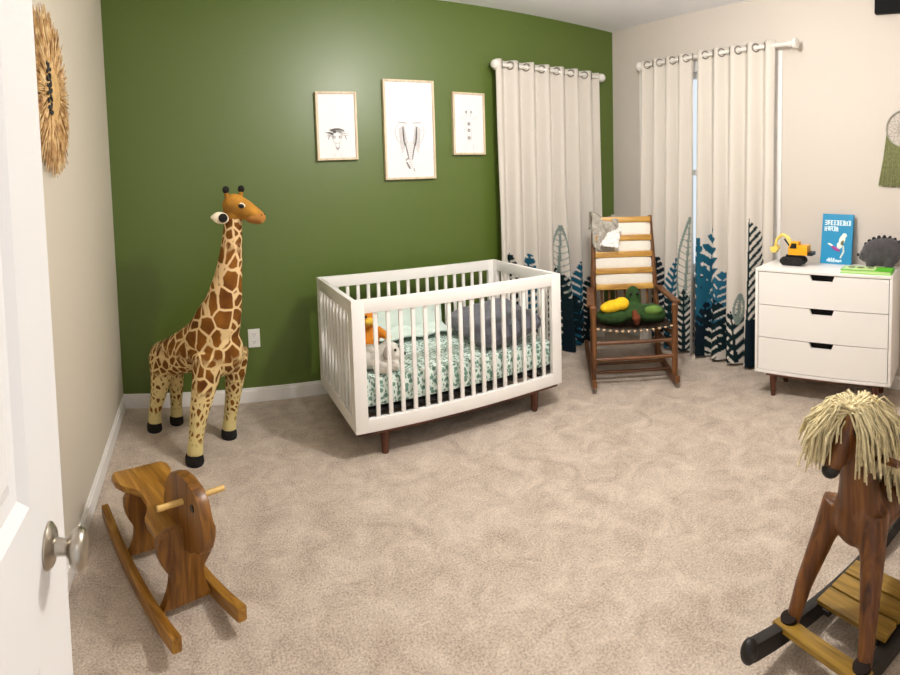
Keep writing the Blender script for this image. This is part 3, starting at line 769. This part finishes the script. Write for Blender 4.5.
# knitted blanket over the top corner of the chair
M_knit = plain('grey_knit', '#b3ada2', .95, var=.22, vscale=45, bstr=.8, bscale=70)
def blanket(u, v):
    x = -.235+u*.20; w = noise.noise((u*5, v*4, 9))*.022; s = v*.42-.12
    if s < 0: y, z = .69+.05*(-s), 1.06+s*1.0+.02
    else: y, z = .595-.12*s*1.1, 1.075-s*.72-u*.10*(v)
    y -= .035*max(0, 1-abs(s)/.06)*0
    return (x+w*.8+.02*v*(1-u), y+w-.012, z+.018*sin(u*7+v*4)-.03*u)
o = sheet('knitted_blanket', blanket, 40, 44, M_knit, .016, None, (2.425, 2.29, 0)); o.rotation_euler = (0, 0, -.66)
tag(o, 'grey knitted blanket thrown over the top left corner of the rocking chair', 'blanket')
def tailcloth(u, v):
    w = noise.noise((u*6, v*5, 4))*.014
    return (-.105+u*.085-.07*v*(1-u*.6), .53-.04*v+w-.008, .955-.09*v-.02*u+.05*u*(1-v)+w)
o = sheet('burp_cloth', tailcloth, 24, 24, M_cloth, .010, None, (2.425, 2.29, 0)); o.rotation_euler = (0, 0, -.66)
tag(o, 'small white cloth hanging below the grey blanket on the rocking chair', 'cloth')

# green plush on the seat
M_gplush = plain('green_plush', '#2b4a1c', .95, var=.4, vscale=26, bstr=.5, bscale=180)
M_gl = plain('light_green_plush', '#64863a', .95, var=.25, vscale=26, bstr=.4, bscale=180)
M_yb = plain('bright_yellow_plush', '#f5c61c', .9, var=.15, vscale=30, bstr=.3, bscale=180)
M_rb = plain('rust_plush', '#6d3418', .95, bstr=.3)
pl = thing('green_plush_toy', 'green plush animal with yellow belly sprawled on the rocking chair seat', 'soft toy', (2.425, 2.29, .392), -.66)
g = MB(); g.ball((-.12, .17, .055), (.115, .09, .06)); g.ball((.12, .17, .06), (.105, .09, .06)); g.ball((0, .2, .065), (.11, .085, .06)); g.ball((.02, .24, .145), (.055, .05, .085)); g.ball((.165, .15, .055), (.06, .055, .055))
organic('body', g, M_gplush, pl, .009, 5)
g = MB(); g.ball((-.13, .13, .125), (.085, .055, .038), rot=(0, -.2, 0)); g.ball((-.07, .135, .138), (.05, .045, .042)); g.ball((-.185, .12, .115), (.03, .03, .022)); organic('belly', g, M_yb, pl, .007, 3)
g = MB(); g.tube([(.0, .075, .105), (.015, .068, .06), (.02, .085, .015)], [.014, .028, .02], 12); organic('strap', g, M_rb, pl, .006, 3)
g = MB(); g.ball((.13, .10, .095), (.06, .03, .03)); organic('arm', g, M_gl, pl, .006, 3)
for x in (.0, .045): MB().ball((x, .195, .185), .011, seg=10).build('eye', M_black, pl)

# ------------------------------------------------------------------ dresser
dr = thing('dresser', 'white three drawer dresser on walnut legs by the right wall', 'dresser', (2.805, 1.656, 0), -1.431)
DL, DD, DHt, DZ = .8345, .357, .798, .156
g = MB(); t = .018
g.box((DL/2, DD/2, DHt-t/2), (DL, DD, t), bev=.003); g.box((DL/2, DD/2, DZ+t/2), (DL-2*t, DD, t), bev=.002)
for x in (t/2, DL-t/2): g.box((x, DD/2, (DHt-t+DZ)/2), (t, DD, DHt-t-DZ), bev=.003)
g.box((DL/2, DD-.006, (DHt+DZ)/2), (DL-2*t, .008, DHt-DZ-2*t)); g.build('carcass', M_white, dr)
MB().box((DL/2, DD/2+.015, (DHt+DZ)/2), (DL-2*t-.004, DD-.06, DHt-DZ-2*t-.004)).build('drawer_shade_block', M_drawershade, dr, False)  # solid dark block, paints the shade behind the drawer cutouts
hh = (DHt-DZ-2*t-.004*4)/3; x0, x1 = t+.004, DL-t-.004; xc = DL*.5
for k in range(3):
    z0 = DZ+t+.004+k*(hh+.004); z1 = z0+hh
    poly = [(x0, z0), (x1, z0), (x1, z1), (xc+.074, z1), (xc+.074, z1-.004), (xc+.062, z1-.034), (xc-.062, z1-.034), (xc-.074, z1-.004), (xc-.074, z1), (x0, z1)]
    MB().prism(poly, .02, T(0, .013, 0)).build('drawer', M_white, dr, False)
g = MB(); g.box((DL/2, .06, DZ-.014), (DL-.12, .045, .026), bev=.003); g.box((DL/2, DD-.06, DZ-.014), (DL-.12, .045, .026), bev=.003)
for x in (.08, DL-.08): g.box((x, DD/2, DZ-.014), (.045, DD-.1, .026), bev=.003)
g.build('base_frame', M_walnutX, dr)
for x in (.10, DL-.10):
    for y in (.06, DD-.06): MB().lathe([(.001, 0), (.014, 0), (.024, DZ-.026), (.001, DZ-.026)], T(x, y, 0), 16).build('leg', M_walnut, dr)

# toy excavator
M_dig = plain('digger_yellow', '#f0a818', .35); M_digp = plain('digger_pale_yellow', '#ecd36a', .4); M_rub = plain('track_rubber', '#141417', .7)
ex = thing('toy_excavator', 'yellow toy excavator with black tracks on the left of the dresser top', 'toy digger', (3.02, 1.495, DHt), -1.431); ex.scale = (1.12, 1.12, 1.12)
for y in (-.032, .032):
    g = MB(); g.prism([(-.075, .018), (-.06, .003), (.045, .003), (.06, .018), (.06, .034), (.045, .048), (-.06, .048), (-.075, .034)], .028, T(0, y, 0), bev=.003)
    tk = g.build('track', M_rub, ex, False)
    for x in (-.056, -.02, .015, .044): MB().lathe([(.001, -.017), (.014, -.017), (.014, .017), (.001, .017)], T(x, y, .025) @ R('X', pi/2), 14).build('wheel', M_black, tk)
MB().box((0, 0, .054), (.09, .06, .014), bev=.003).build('turntable', M_black, ex)
g = MB(); g.box((.045, 0, .088), (.075, .075, .056), bev=.008); g.build('engine_body', M_dig, ex)
g = MB(); g.prism([(-.03, .06), (.03, .06), (.03, .135), (-.012, .135), (-.03, .10)], .05, T(.0, -.012, 0), bev=.004); cbn = g.build('cab', M_dig, ex)
MB().prism([(-.020, .098), (.02, .098), (.02, .126), (-.008, .126)], .002, T(.0, -.0385, 0)).build('cab_window', M_black, cbn, False)
g = MB(); g.tube([(-.02, .03, .09), (-.055, .03, .15), (-.085, .03, .165)], [.012, .012, .010], 8); bo = g.build('boom', M_digp, ex)
g = MB(); g.tube([(-.085, .03, .168), (-.12, .03, .135), (-.13, .03, .10)], [.010, .009, .008], 8); g.build('dipper_arm', M_digp, bo)
g = MB(); g.prism([(-.155, .09), (-.115, .105), (-.105, .085), (-.12, .06), (-.145, .062)], .05, T(0, .03, 0), bev=.003); g.build('bucket', M_digp, bo)
MB().tube([(-.03, .03, .085), (-.075, .03, .14)], .005, 8).build('ram', M_black, bo)
MB().box((.095, 0, .07), (.03, .07, .02), bev=.003).build('counterweight', M_black, ex)

# blue picture book leaning on the wall
M_blue = plain('book_blue', '#1f8dbd', .35); M_blue2 = plain('book_spine_blue', '#1f6f9c', .4); M_page = plain('book_pages', '#ece7dc', .8)
M_let = plain('cover_lettering', '#d9f0f8', .5); M_mag = plain('cover_magenta', '#a03a8c', .5); M_cw = plain('cover_white', '#e6efe2', .5); M_brn = plain('cover_brown', '#6a6a52', .5)
bk = thing('picture_book', 'blue picture book standing upright on the dresser top', 'book', (3.175, 1.285, DHt), -1.50)
bk.rotation_euler = (radians(-9), 0, -1.47)
BW, BHt = .205, .32
MB().box((0, .012, BHt/2), (BW-.008, .016, BHt-.008)).build('pages', M_page, bk, False)
cv = MB().box((0, .002, BHt/2), (BW, .003, BHt), bev=.001).build('front_cover', M_blue, bk, False)
MB().box((0, .0225, BHt/2), (BW, .003, BHt), bev=.001).build('back_cover', M_blue, bk, False)
MB().box((-BW/2+.001, .012, BHt/2), (.003, .022, BHt), bev=.001).build('spine', M_blue2, bk, False)
def glyphs(g, x0, z0, n, w, h, seed):
    r = random.Random(seed); sw = w*.34
    for i in range(n):
        x = x0+i*w*1.16
        for s in r.sample(range(6), 4):
            q = [((x+w/2, z0+h), (w, sw)), ((x+w/2, z0+h/2), (w, sw)), ((x+w/2, z0), (w, sw)), ((x+sw/2, z0+h/2), (sw, h)), ((x+w-sw/2, z0+h/2), (sw, h)), ((x+w/2, z0+h/2), (sw, h))][s]
            g.box((q[0][0], -.0003, q[0][1]), (q[1][0], .0012, q[1][1]))
g = MB(); glyphs(g, -.086, .250, 9, .0168, .027, 4); g.build('cover_lettering', M_let, cv, False); g = MB(); glyphs(g, -.086, .212, 5, .0168, .026, 9); g.build('cover_lettering', M_let, cv, False); g = MB(); glyphs(g, -.06, .014, 7, .0125, .013, 6)
for k in range(3): g.ball((-.045+.016*k, 0, .03), (.006, .0012, .01), seg=10)
g.build('cover_lettering', M_let, cv, False)
g = MB(); g.ball((.036, -.001, .155), (.02, .0016, .034), rot=(0, .3, 0)); g.ball((.05, -.001, .185), (.016, .0016, .014)); g.ball((.02, -.001, .12), (.018, .0016, .022)); g.tube([(.045, -.001, .12), (.05, -.001, .08), (.03, -.001, .04)], .006, 6, flat=1); g.ball((-.04, -.001, .123), (.02, .0015, .006), rot=(0, .4, 0)); g.build('cover_creature', M_cw, cv)
MB().ball((.038, -.0022, .138), (.01, .0016, .016), rot=(0, .4, 0)).build('cover_creature_patch', M_brn, cv)
MB().ball((-.005, -.0018, .098), (.034, .0018, .0105), rot=(0, .45, 0)).build('cover_magenta_shape', M_mag, cv)

# green board book lying flat
M_gbk = plain('book_green', '#5fc22a', .4); M_gpale = plain('book_pale_green', '#cfe8a0', .5); M_spot = plain('cover_spot', '#4c5a3c', .6)
gb = thing('board_book', 'bright green board book lying flat at the front of the dresser', 'book', (2.99, 1.005, DHt), -1.431)
MB().box((0, 0, .011), (.29, .135, .017), bev=.002).build('pages', M_gpale, gb, False)
MB().box((0, 0, .0015), (.298, .142, .003), bev=.001).build('back_cover', M_gbk, gb, False)
fc = MB().box((0, 0, .0205), (.298, .142, .003), bev=.001).build('front_cover', M_gbk, gb, False)
MB().box((-.045, .0, .0224), (.19, .118, .0012)).build('cover_picture', M_gpale, fc, False)
for x, y in ((-.10, .02), (-.045, .015), (.015, .02)):
    MB().ball((x, y, .0234), (.022, .022, .0014), seg=14).build('cover_spot', M_spot, fc)
MB().box((.148, 0, .011), (.004, .142, .020), bev=.001).build('spine', M_gbk, gb, False)

# grey plush with a ridged back
M_gp = plain('grey_plush', '#4b474b', .97, var=.2, vscale=40, bstr=.7, bscale=130, sheen=.3)
M_gp2 = plain('dark_spine_felt', '#2a2729', .95)
gp = thing('grey_plush_toy', 'dark grey plush hedgehog with ridged back at the dresser corner', 'soft toy', (3.145, .985, DHt), -1.431)
g = MB(); g.ball((.015, 0, .102), (.125, .062, .088)); g.ball((.06, 0, .108), (.09, .06, .086)); g.tube([(-.07, 0, .085), (-.10, -.005, .074), (-.122, -.008, .08)], [.052, .036, .022], 14)
for x, y in ((-.05, -.03), (.07, -.03), (-.05, .03), (.07, .03)): g.tube([(x, y, .06), (x, y, .008)], [.03, .026], 12)
organic('body', g, M_gp, gp, .008, 4)
for i in range(9):
    a = radians(150-15*i); x = .03+.124*cos(a); z = .106+.089*sin(a)
    MB().prism([(-.013, 0), (.013, 0), (.005, .017), (-.005, .017)], .03, T(x, 0, z-.006) @ R('Y', pi/2-a), bev=.003).build('back_ridge', M_gp2, gp)
MB().ball((-.10, -.032, .09), .006, seg=10).build('eye', M_black, gp)
MB().ball((-.13, -.008, .08), .009, seg=10).build('nose', M_black, gp)

# ------------------------------------------------------------------ dreamcatcher on the right wall
M_olive = plain('olive_yarn', '#7c7f55', .95, var=.2, vscale=60, bstr=.5, bscale=120)
M_hoop = plain('grey_hoop', '#a9a79a', .7)
dc = thing('dreamcatcher', 'dreamcatcher hoop with olive yarn fringe hanging on the right wall', 'wall decoration', (XR, .885, 1.66))
g = MB(); g.torus((-.008, 0, 0), .112, .006, R('Y', pi/2), 40, 8); g.build('hoop', M_hoop, dc)
MB().tube([(0, 0, .108), (-.018, 0, .108)], .004, 8).build('hook', M_nickel, dc)
g = MB()
for i in range(14):
    a = 2*pi*i/14
    for r0, r1, da in ((.112, .07, .22), (.07, .035, .25)):
        g.tube([(-.008, r0*cos(a), r0*sin(a)), (-.008, r1*cos(a+da), r1*sin(a+da))], .0014, 5); g.tube([(-.008, r0*cos(a+.44), r0*sin(a+.44)), (-.008, r1*cos(a+da), r1*sin(a+da))], .0014, 5)
g.torus((-.008, 0, 0), .034, .002, R('Y', pi/2), 24, 6); g.build('web', M_hoop, dc)
g = MB(); r = random.Random(2)
for i in range(70):
    u = i/69*2-1; a = -pi/2+u*1.25; y0, z0 = .112*sin(u*1.25), -.112*cos(u*1.25)
    y1 = u*.155+r.uniform(-.004, .004); z1 = -.36+.03*u*u*0+r.uniform(-.006, .006); xx = -.008+r.uniform(-.004, .003)
    g.tube([(-.010, y0, z0), (xx-.003, (y0*.6+y1*.4), z0*.5+z1*.5), (xx, y1, z1)], .0042, 6)
g.build('yarn_fringe', M_olive, dc)

# black screen fixed high on the right wall
tv = thing('wall_screen', 'black flat screen fixed high on the right wall', 'screen', (XR, .70, 2.46))
MB().box((-.022, 0, 0), (.036, .765, .19), bev=.004).build('housing', M_screen, tv, False)
MB().box((-.002, 0, 0), (.004, .2, .1)).build('wall_bracket', M_black, tv, False)

# ------------------------------------------------------------------ small wooden rocking horse, left
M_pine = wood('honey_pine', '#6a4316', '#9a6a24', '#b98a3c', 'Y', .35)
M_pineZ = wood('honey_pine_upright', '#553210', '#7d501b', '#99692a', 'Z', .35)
M_dow = plain('pale_dowel', '#d9b268', .5, var=.1)
lh = thing('wooden_rocking_horse', 'small flat-board wooden rocking horse with dowel handle near the door', 'rocking horse', (-.175, 1.855, 0), .45)
for s in (-1, 1):
    ys_ = [-.36+.036*i for i in range(21)]
    zl = lambda y: .004+.05*(y/.37)**2
    poly = [(y, zl(y)) for y in ys_]+[(y, zl(y)+.045) for y in ys_[::-1]]
    MB().prism(poly, .032, T(s*.108+.004, 0, 0) @ R('Z', pi/2), bev=.005).build('rocker', M_pine, lh)
def hourglass(w0, w1, w2, z0, z1, n=16):
    P = []
    for i in range(n+1):
        t = i/n; z = z0+(z1-z0)*t
        w = w1+(w0-w1)*max(0, 1-t/.42)**2.2 if t < .42 else w1+(w2-w1)*sin(min(1, (t-.42)/.36)*pi/2)
        if t > .88: w *= sqrt(max(.2, 1-((t-.88)/.12)**2*.6))
        P.append((w, z))
    return P+[(-w, z) for w, z in P[::-1]]
MB().prism(hourglass(.09, .058, .102, .03, .30), .03, T(.012, -.165, 0) @ R('X', .10), bev=.004).build('front_board', M_pineZ, lh)
MB().prism(hourglass(.09, .056, .09, .03, .258), .03, T(0, .125, 0) @ R('X', -.05), bev=.004).build('rear_board', M_pineZ, lh)
# seat: wide at the back, waist in the middle, lobes in front
half = [(.18, .08), (.17, .092), (.09, .094), (.06, .09), (.02, .066), (-.02, .052), (-.09, .052), (-.12, .07), (-.15, .098), (-.19, .115), (-.235, .116), (-.262, .098)]
poly = [(w+.012, y) for y, w in half]+[(-w+.012, y) for y, w in half[::-1]]
MB().prism(poly, .026, T(0, 0, .263) @ R('X', -pi/2) @ Matrix.Diagonal((1, 1, -1, 1)), bev=.006).build('seat', M_pine, lh)
hp = [(-.04, .24), (-.045, .32), (-.07, .385), (-.11, .43), (-.165, .455), (-.225, .463), (-.285, .455), (-.32, .43), (-.34, .385), (-.345, .335), (-.335, .295), (-.31, .268), (-.285, .262), (-.255, .24), (-.215, .225), (-.18, .2), (-.12, .2), (-.07, .21)]
hb = MB().prism(hp, .042, T(.02, 0, 0) @ R('Z', pi/2), bev=.007).build('head', M_pineZ, lh)
for s in (-1, 1): MB().lathe([(.001, -.003), (.011, -.003), (.011, .003), (.001, .003)], T(.02+s*.0215, -.285, .40) @ R('Y', pi/2), 14).build('eye', M_black, hb)
MB().tube([(-.088, -.212, .385), (.146, -.212, .385)], .0095, 12).build('handle', M_dow, lh)

# ------------------------------------------------------------------ big rocking horse with yarn mane, right
M_mah = wood('mahogany', '#3a1d0b', '#683c17', '#8d5a26', 'Z', .35)
M_slatw = wood('yellow_stained_slat', '#63480f', '#8a6a22', '#a98434', 'Y', .4)
M_dark = plain('black_stain', '#15100e', .45, var=.2)
M_hoof = plain('dark_hoof', '#1e130d', .75, spec=.2)
M_yarn = plain('cream_yarn', '#d6c89f', .95, var=.22, vscale=50, bstr=.4, bscale=150)
A0 = -.25                             # local +x points to the tail, -x to the muzzle
bh = thing('rocking_horse', 'large brown rocking horse with cream yarn mane at the right edge', 'rocking horse', (1.42, .50, 0), A0)
RY = .128
for s in (-1, 1):
    xs = [-.29+.05*i for i in range(20)]
    z_ = lambda x: .006+.05*((x-.22)/.45)**2
    poly = [(x, z_(x)) for x in xs]+[(x, z_(x)+.05) for x in xs[::-1]]
    rkr = MB().prism(poly, .034, T(0, s*RY+.004, 0), bev=.005).build('rocker', M_dark, bh)
    MB().ball((-.292, s*RY+.004, z_(-.292)+.026), (.028, .022, .034), seg=16).build('rocker_tip', M_dark, rkr)
zt = lambda x: .006+.05*((x-.22)/.45)**2+.05
MB().box((-.15, .004, zt(-.15)-.006), (.058, .305, .016), bev=.004, rot=(0, .22, 0)).build('front_crossboard', M_slatw, bh)
MB().box((.60, .004, zt(.60)+.012), (.058, .30, .018), bev=.004, rot=(0, -.22, 0)).build('rear_crossboard', M_slatw, bh)
for i in range(3):
    x = .008+.073*i
    MB().box((x, -.004, .083), (.066, .24, .016), bev=.004).build('footrest_slat', M_slatw, bh)
for s in (-1, 1): MB().box((.082, s*.085-.004, .066), (.22, .026, .018), bev=.004).build('footrest_rail', M_dark, bh)
g = MB()
g.tube([(.02, -.01, .385), (.12, 0, .40), (.25, 0, .395), (.38, 0, .40), (.47, 0, .41)], [.085, .098, .098, .10, .08], 18)
g.ball((.0, -.01, .39), (.07, .072, .085))
g.tube([(.015, -.01, .40), (-.005, -.012, .50), (-.02, -.012, .59), (-.025, -.012, .675)], [.075, .056, .046, .04], 16)
g.ball((-.03, -.01, .69), (.05, .038, .042)); g.tube([(-.03, -.008, .69), (-.065, .0, .64), (-.092, .008, .588), (-.103, .012, .565)], [.044, .036, .028, .026], 14)
for s in (-1, 1):
    f = .004
    g.tube([(.0, s*.058, .41), (-.035, s*.085+f*.4, .31), (-.088, s*.112+f*.8, .18), (-.127, s*.125+f, .065)], [.05, .036, .026, .021], 14)
    g.tube([(.46, s*.055, .41), (.51, s*.085+f*.4, .31), (.56, s*.112+f*.8, .2), (.595, s*.125+f, .10)], [.056, .04, .028, .024], 14)
hb = organic('body', g, M_mah, bh, .008, 5)
for s in (-1, 1):
    MB().lathe([(.001, 0), (.027, 0), (.025, .03), (.0235, .05), (.001, .055)], T(-.131, s*.125+.004, .052) @ R('Y', -.15), 14).build('hoof', M_hoof, bh)
    MB().lathe([(.001, 0), (.027, 0), (.025, .03), (.0235, .05), (.001, .055)], T(.60, s*.125+.004, .085) @ R('Y', .15), 14).build('hoof', M_hoof, bh)
    MB().ball((-.064, s*.036-.004, .668), (.009, .006, .009), seg=10).build('eye', M_black, hb)
MB().ball((-.105, .012, .565), (.027, .026, .022), seg=14).build('muzzle', M_dark, hb)
MB().tube([(-.02, -.15, .592), (-.02, .13, .592)], .0105, 12).build('handle', M_mah, bh)
# padded saddle seat with a low back
MB().pillow(.25, .2, .05, T(.27, 0, .505), n=16, pw=.5).build('saddle', M_dark, bh)
def yarn(g, pts, r0):
    g.tube(pts, [r0, r0*1.05, r0, r0*.8][:len(pts)], 6)
g = MB(); r = random.Random(21)
def lock(root, d, reach, drop, lift, r0):
    w = Vector((r.uniform(-.014, .014), r.uniform(-.014, .014), r.uniform(-.006, .006)))
    yarn(g, [root, root+d*reach*.45+Vector((0, 0, lift)), root+d*reach*.88+Vector((0, 0, -drop*.35))+w, root+d*reach+Vector((0, 0, -drop))+w*1.7], r0)
for i in range(900):
    t = r.random()
    root = Vector((-.06+.085*t, -.012+r.uniform(-.014, .014), .715-.010*t+r.uniform(-.012, .012)))
    if i < 440:      # forelock swept forward and over the far side of the face
        a = r.uniform(pi*.36, pi*.93); lock(root, Vector((cos(a), sin(a), 0)), r.uniform(.05, .145), r.uniform(.05, .15), r.uniform(-.002, .024), r.uniform(.0022, .0040))
    elif i < 700:    # near side of the neck
        a = r.uniform(-pi*.66, -pi*.10); lock(root, Vector((cos(a), sin(a), 0)), r.uniform(.045, .10), r.uniform(.07, .17), r.uniform(.004, .02), r.uniform(.0022, .0040))
    else:            # behind
        a = r.uniform(-pi*.2, pi*.4); lock(root, Vector((cos(a), sin(a), 0)), r.uniform(.05, .12), r.uniform(.08, .2), r.uniform(.004, .02), r.uniform(.0022, .0040))
for i in range(260):  # mane down the back of the neck
    t = r.random(); root = Vector((.012+.045*t, -.012+r.uniform(-.015, .015), .715-.2*t))
    a = r.uniform(-pi*.62, pi*.3); lock(root, Vector((cos(a)*.8+.3, sin(a), 0)), r.uniform(.05, .11), r.uniform(.06, .17), .006, r.uniform(.003, .005))
g.build('mane', M_yarn, hb)
g = MB()
for i in range(70):
    a = r.uniform(-.5, .5); w = r.uniform(-.02, .02)
    yarn(g, [(.545, w*.3, .43), (.60, w, .44), (.645, w*2, .36), (.65+a*.03, w*2.5, .22+r.uniform(-.03, .03))], .005)
g.build('tail', M_yarn, hb)

# ------------------------------------------------------------------ ceiling lamp (out of the frame) and light
m_dome, nt, b = new_mat('lit_dome')
b.inputs['Emission Color'].default_value = (1, .93, .83, 1); b.inputs['Emission Strength'].default_value = 4
b.inputs['Base Color'].default_value = lin('#ffffff')
LX, LY = 1.5, 1.45
cl = thing('ceiling_light', 'round white flush ceiling lamp in the middle of the room', 'ceiling lamp', (LX, LY, H))
MB().lathe([(.001, 0), (.17, 0), (.17, -.03), (.001, -.03)], None, 32).build('lamp_base', M_trim, cl)
MB().lathe([(.001, -.11), (.06, -.105), (.11, -.085), (.15, -.05), (.155, -.03), (.001, -.03)], None, 32).build('lamp_dome', m_dome, cl)
ld = bpy.data.lights.new('lamp', 'POINT'); ld.energy = 78; ld.color = (1, .96, .91); ld.shadow_soft_size = .09
lo = bpy.data.objects.new('lamp_bulb', ld); COL.objects.link(lo); lo.location = (LX, LY, 2.24)
# added fill light, unseen, shining in through the open doorway
ld = bpy.data.lights.new('doorway_fill_light', 'AREA'); ld.energy = 3; ld.color = (1, .95, .88); ld.shape = 'RECTANGLE'; ld.size = .7; ld.size_y = .9
lo = bpy.data.objects.new('doorway_fill', ld); COL.objects.link(lo); lo.location = (.25, -.7, 2.2); lo.rotation_euler = (radians(55), 0, radians(-25))

w = bpy.data.worlds.new('world'); SC.world = w; w.use_nodes = True
bg = w.node_tree.nodes['Background']; bg.inputs['Color'].default_value = (.88, .94, 1, 1); bg.inputs['Strength'].default_value = .85

# ------------------------------------------------------------------ camera: a swept panorama, cylinder projection
cam = bpy.data.cameras.new('camera'); co = bpy.data.objects.new('camera', cam); COL.objects.link(co); SC.camera = co
cam.type = 'PANO'; cam.panorama_type = 'CENTRAL_CYLINDRICAL'; cam.clip_start = .02
cam.central_cylindrical_range_u_min = -CX/F; cam.central_cylindrical_range_u_max = (900-CX)/F
cam.central_cylindrical_range_v_min = -(675-CY)/F; cam.central_cylindrical_range_v_max = CY/F; cam.central_cylindrical_radius = 1
cp, sp, cr, sr = cos(PITCH), sin(PITCH), cos(ROLL), sin(ROLL)
fwd = Vector((0, cp, -sp)); zu = Vector((0, sp, cp)); ex_ = Vector((1, 0, 0))
right = ex_*cr+zu*sr; up = -ex_*sr+zu*cr
co.matrix_world = Matrix(((right.x, up.x, -fwd.x, 0), (right.y, up.y, -fwd.y, 0), (right.z, up.z, -fwd.z, EYE), (0, 0, 0, 1)))

vs_ = SC.view_settings; vs_.view_transform = 'Standard'; vs_.look = 'None'; vs_.gamma = 1; vs_.use_curve_mapping = False; vs_.exposure = 0.22
SC.cycles.max_bounces = 8; SC.cycles.use_denoising = True
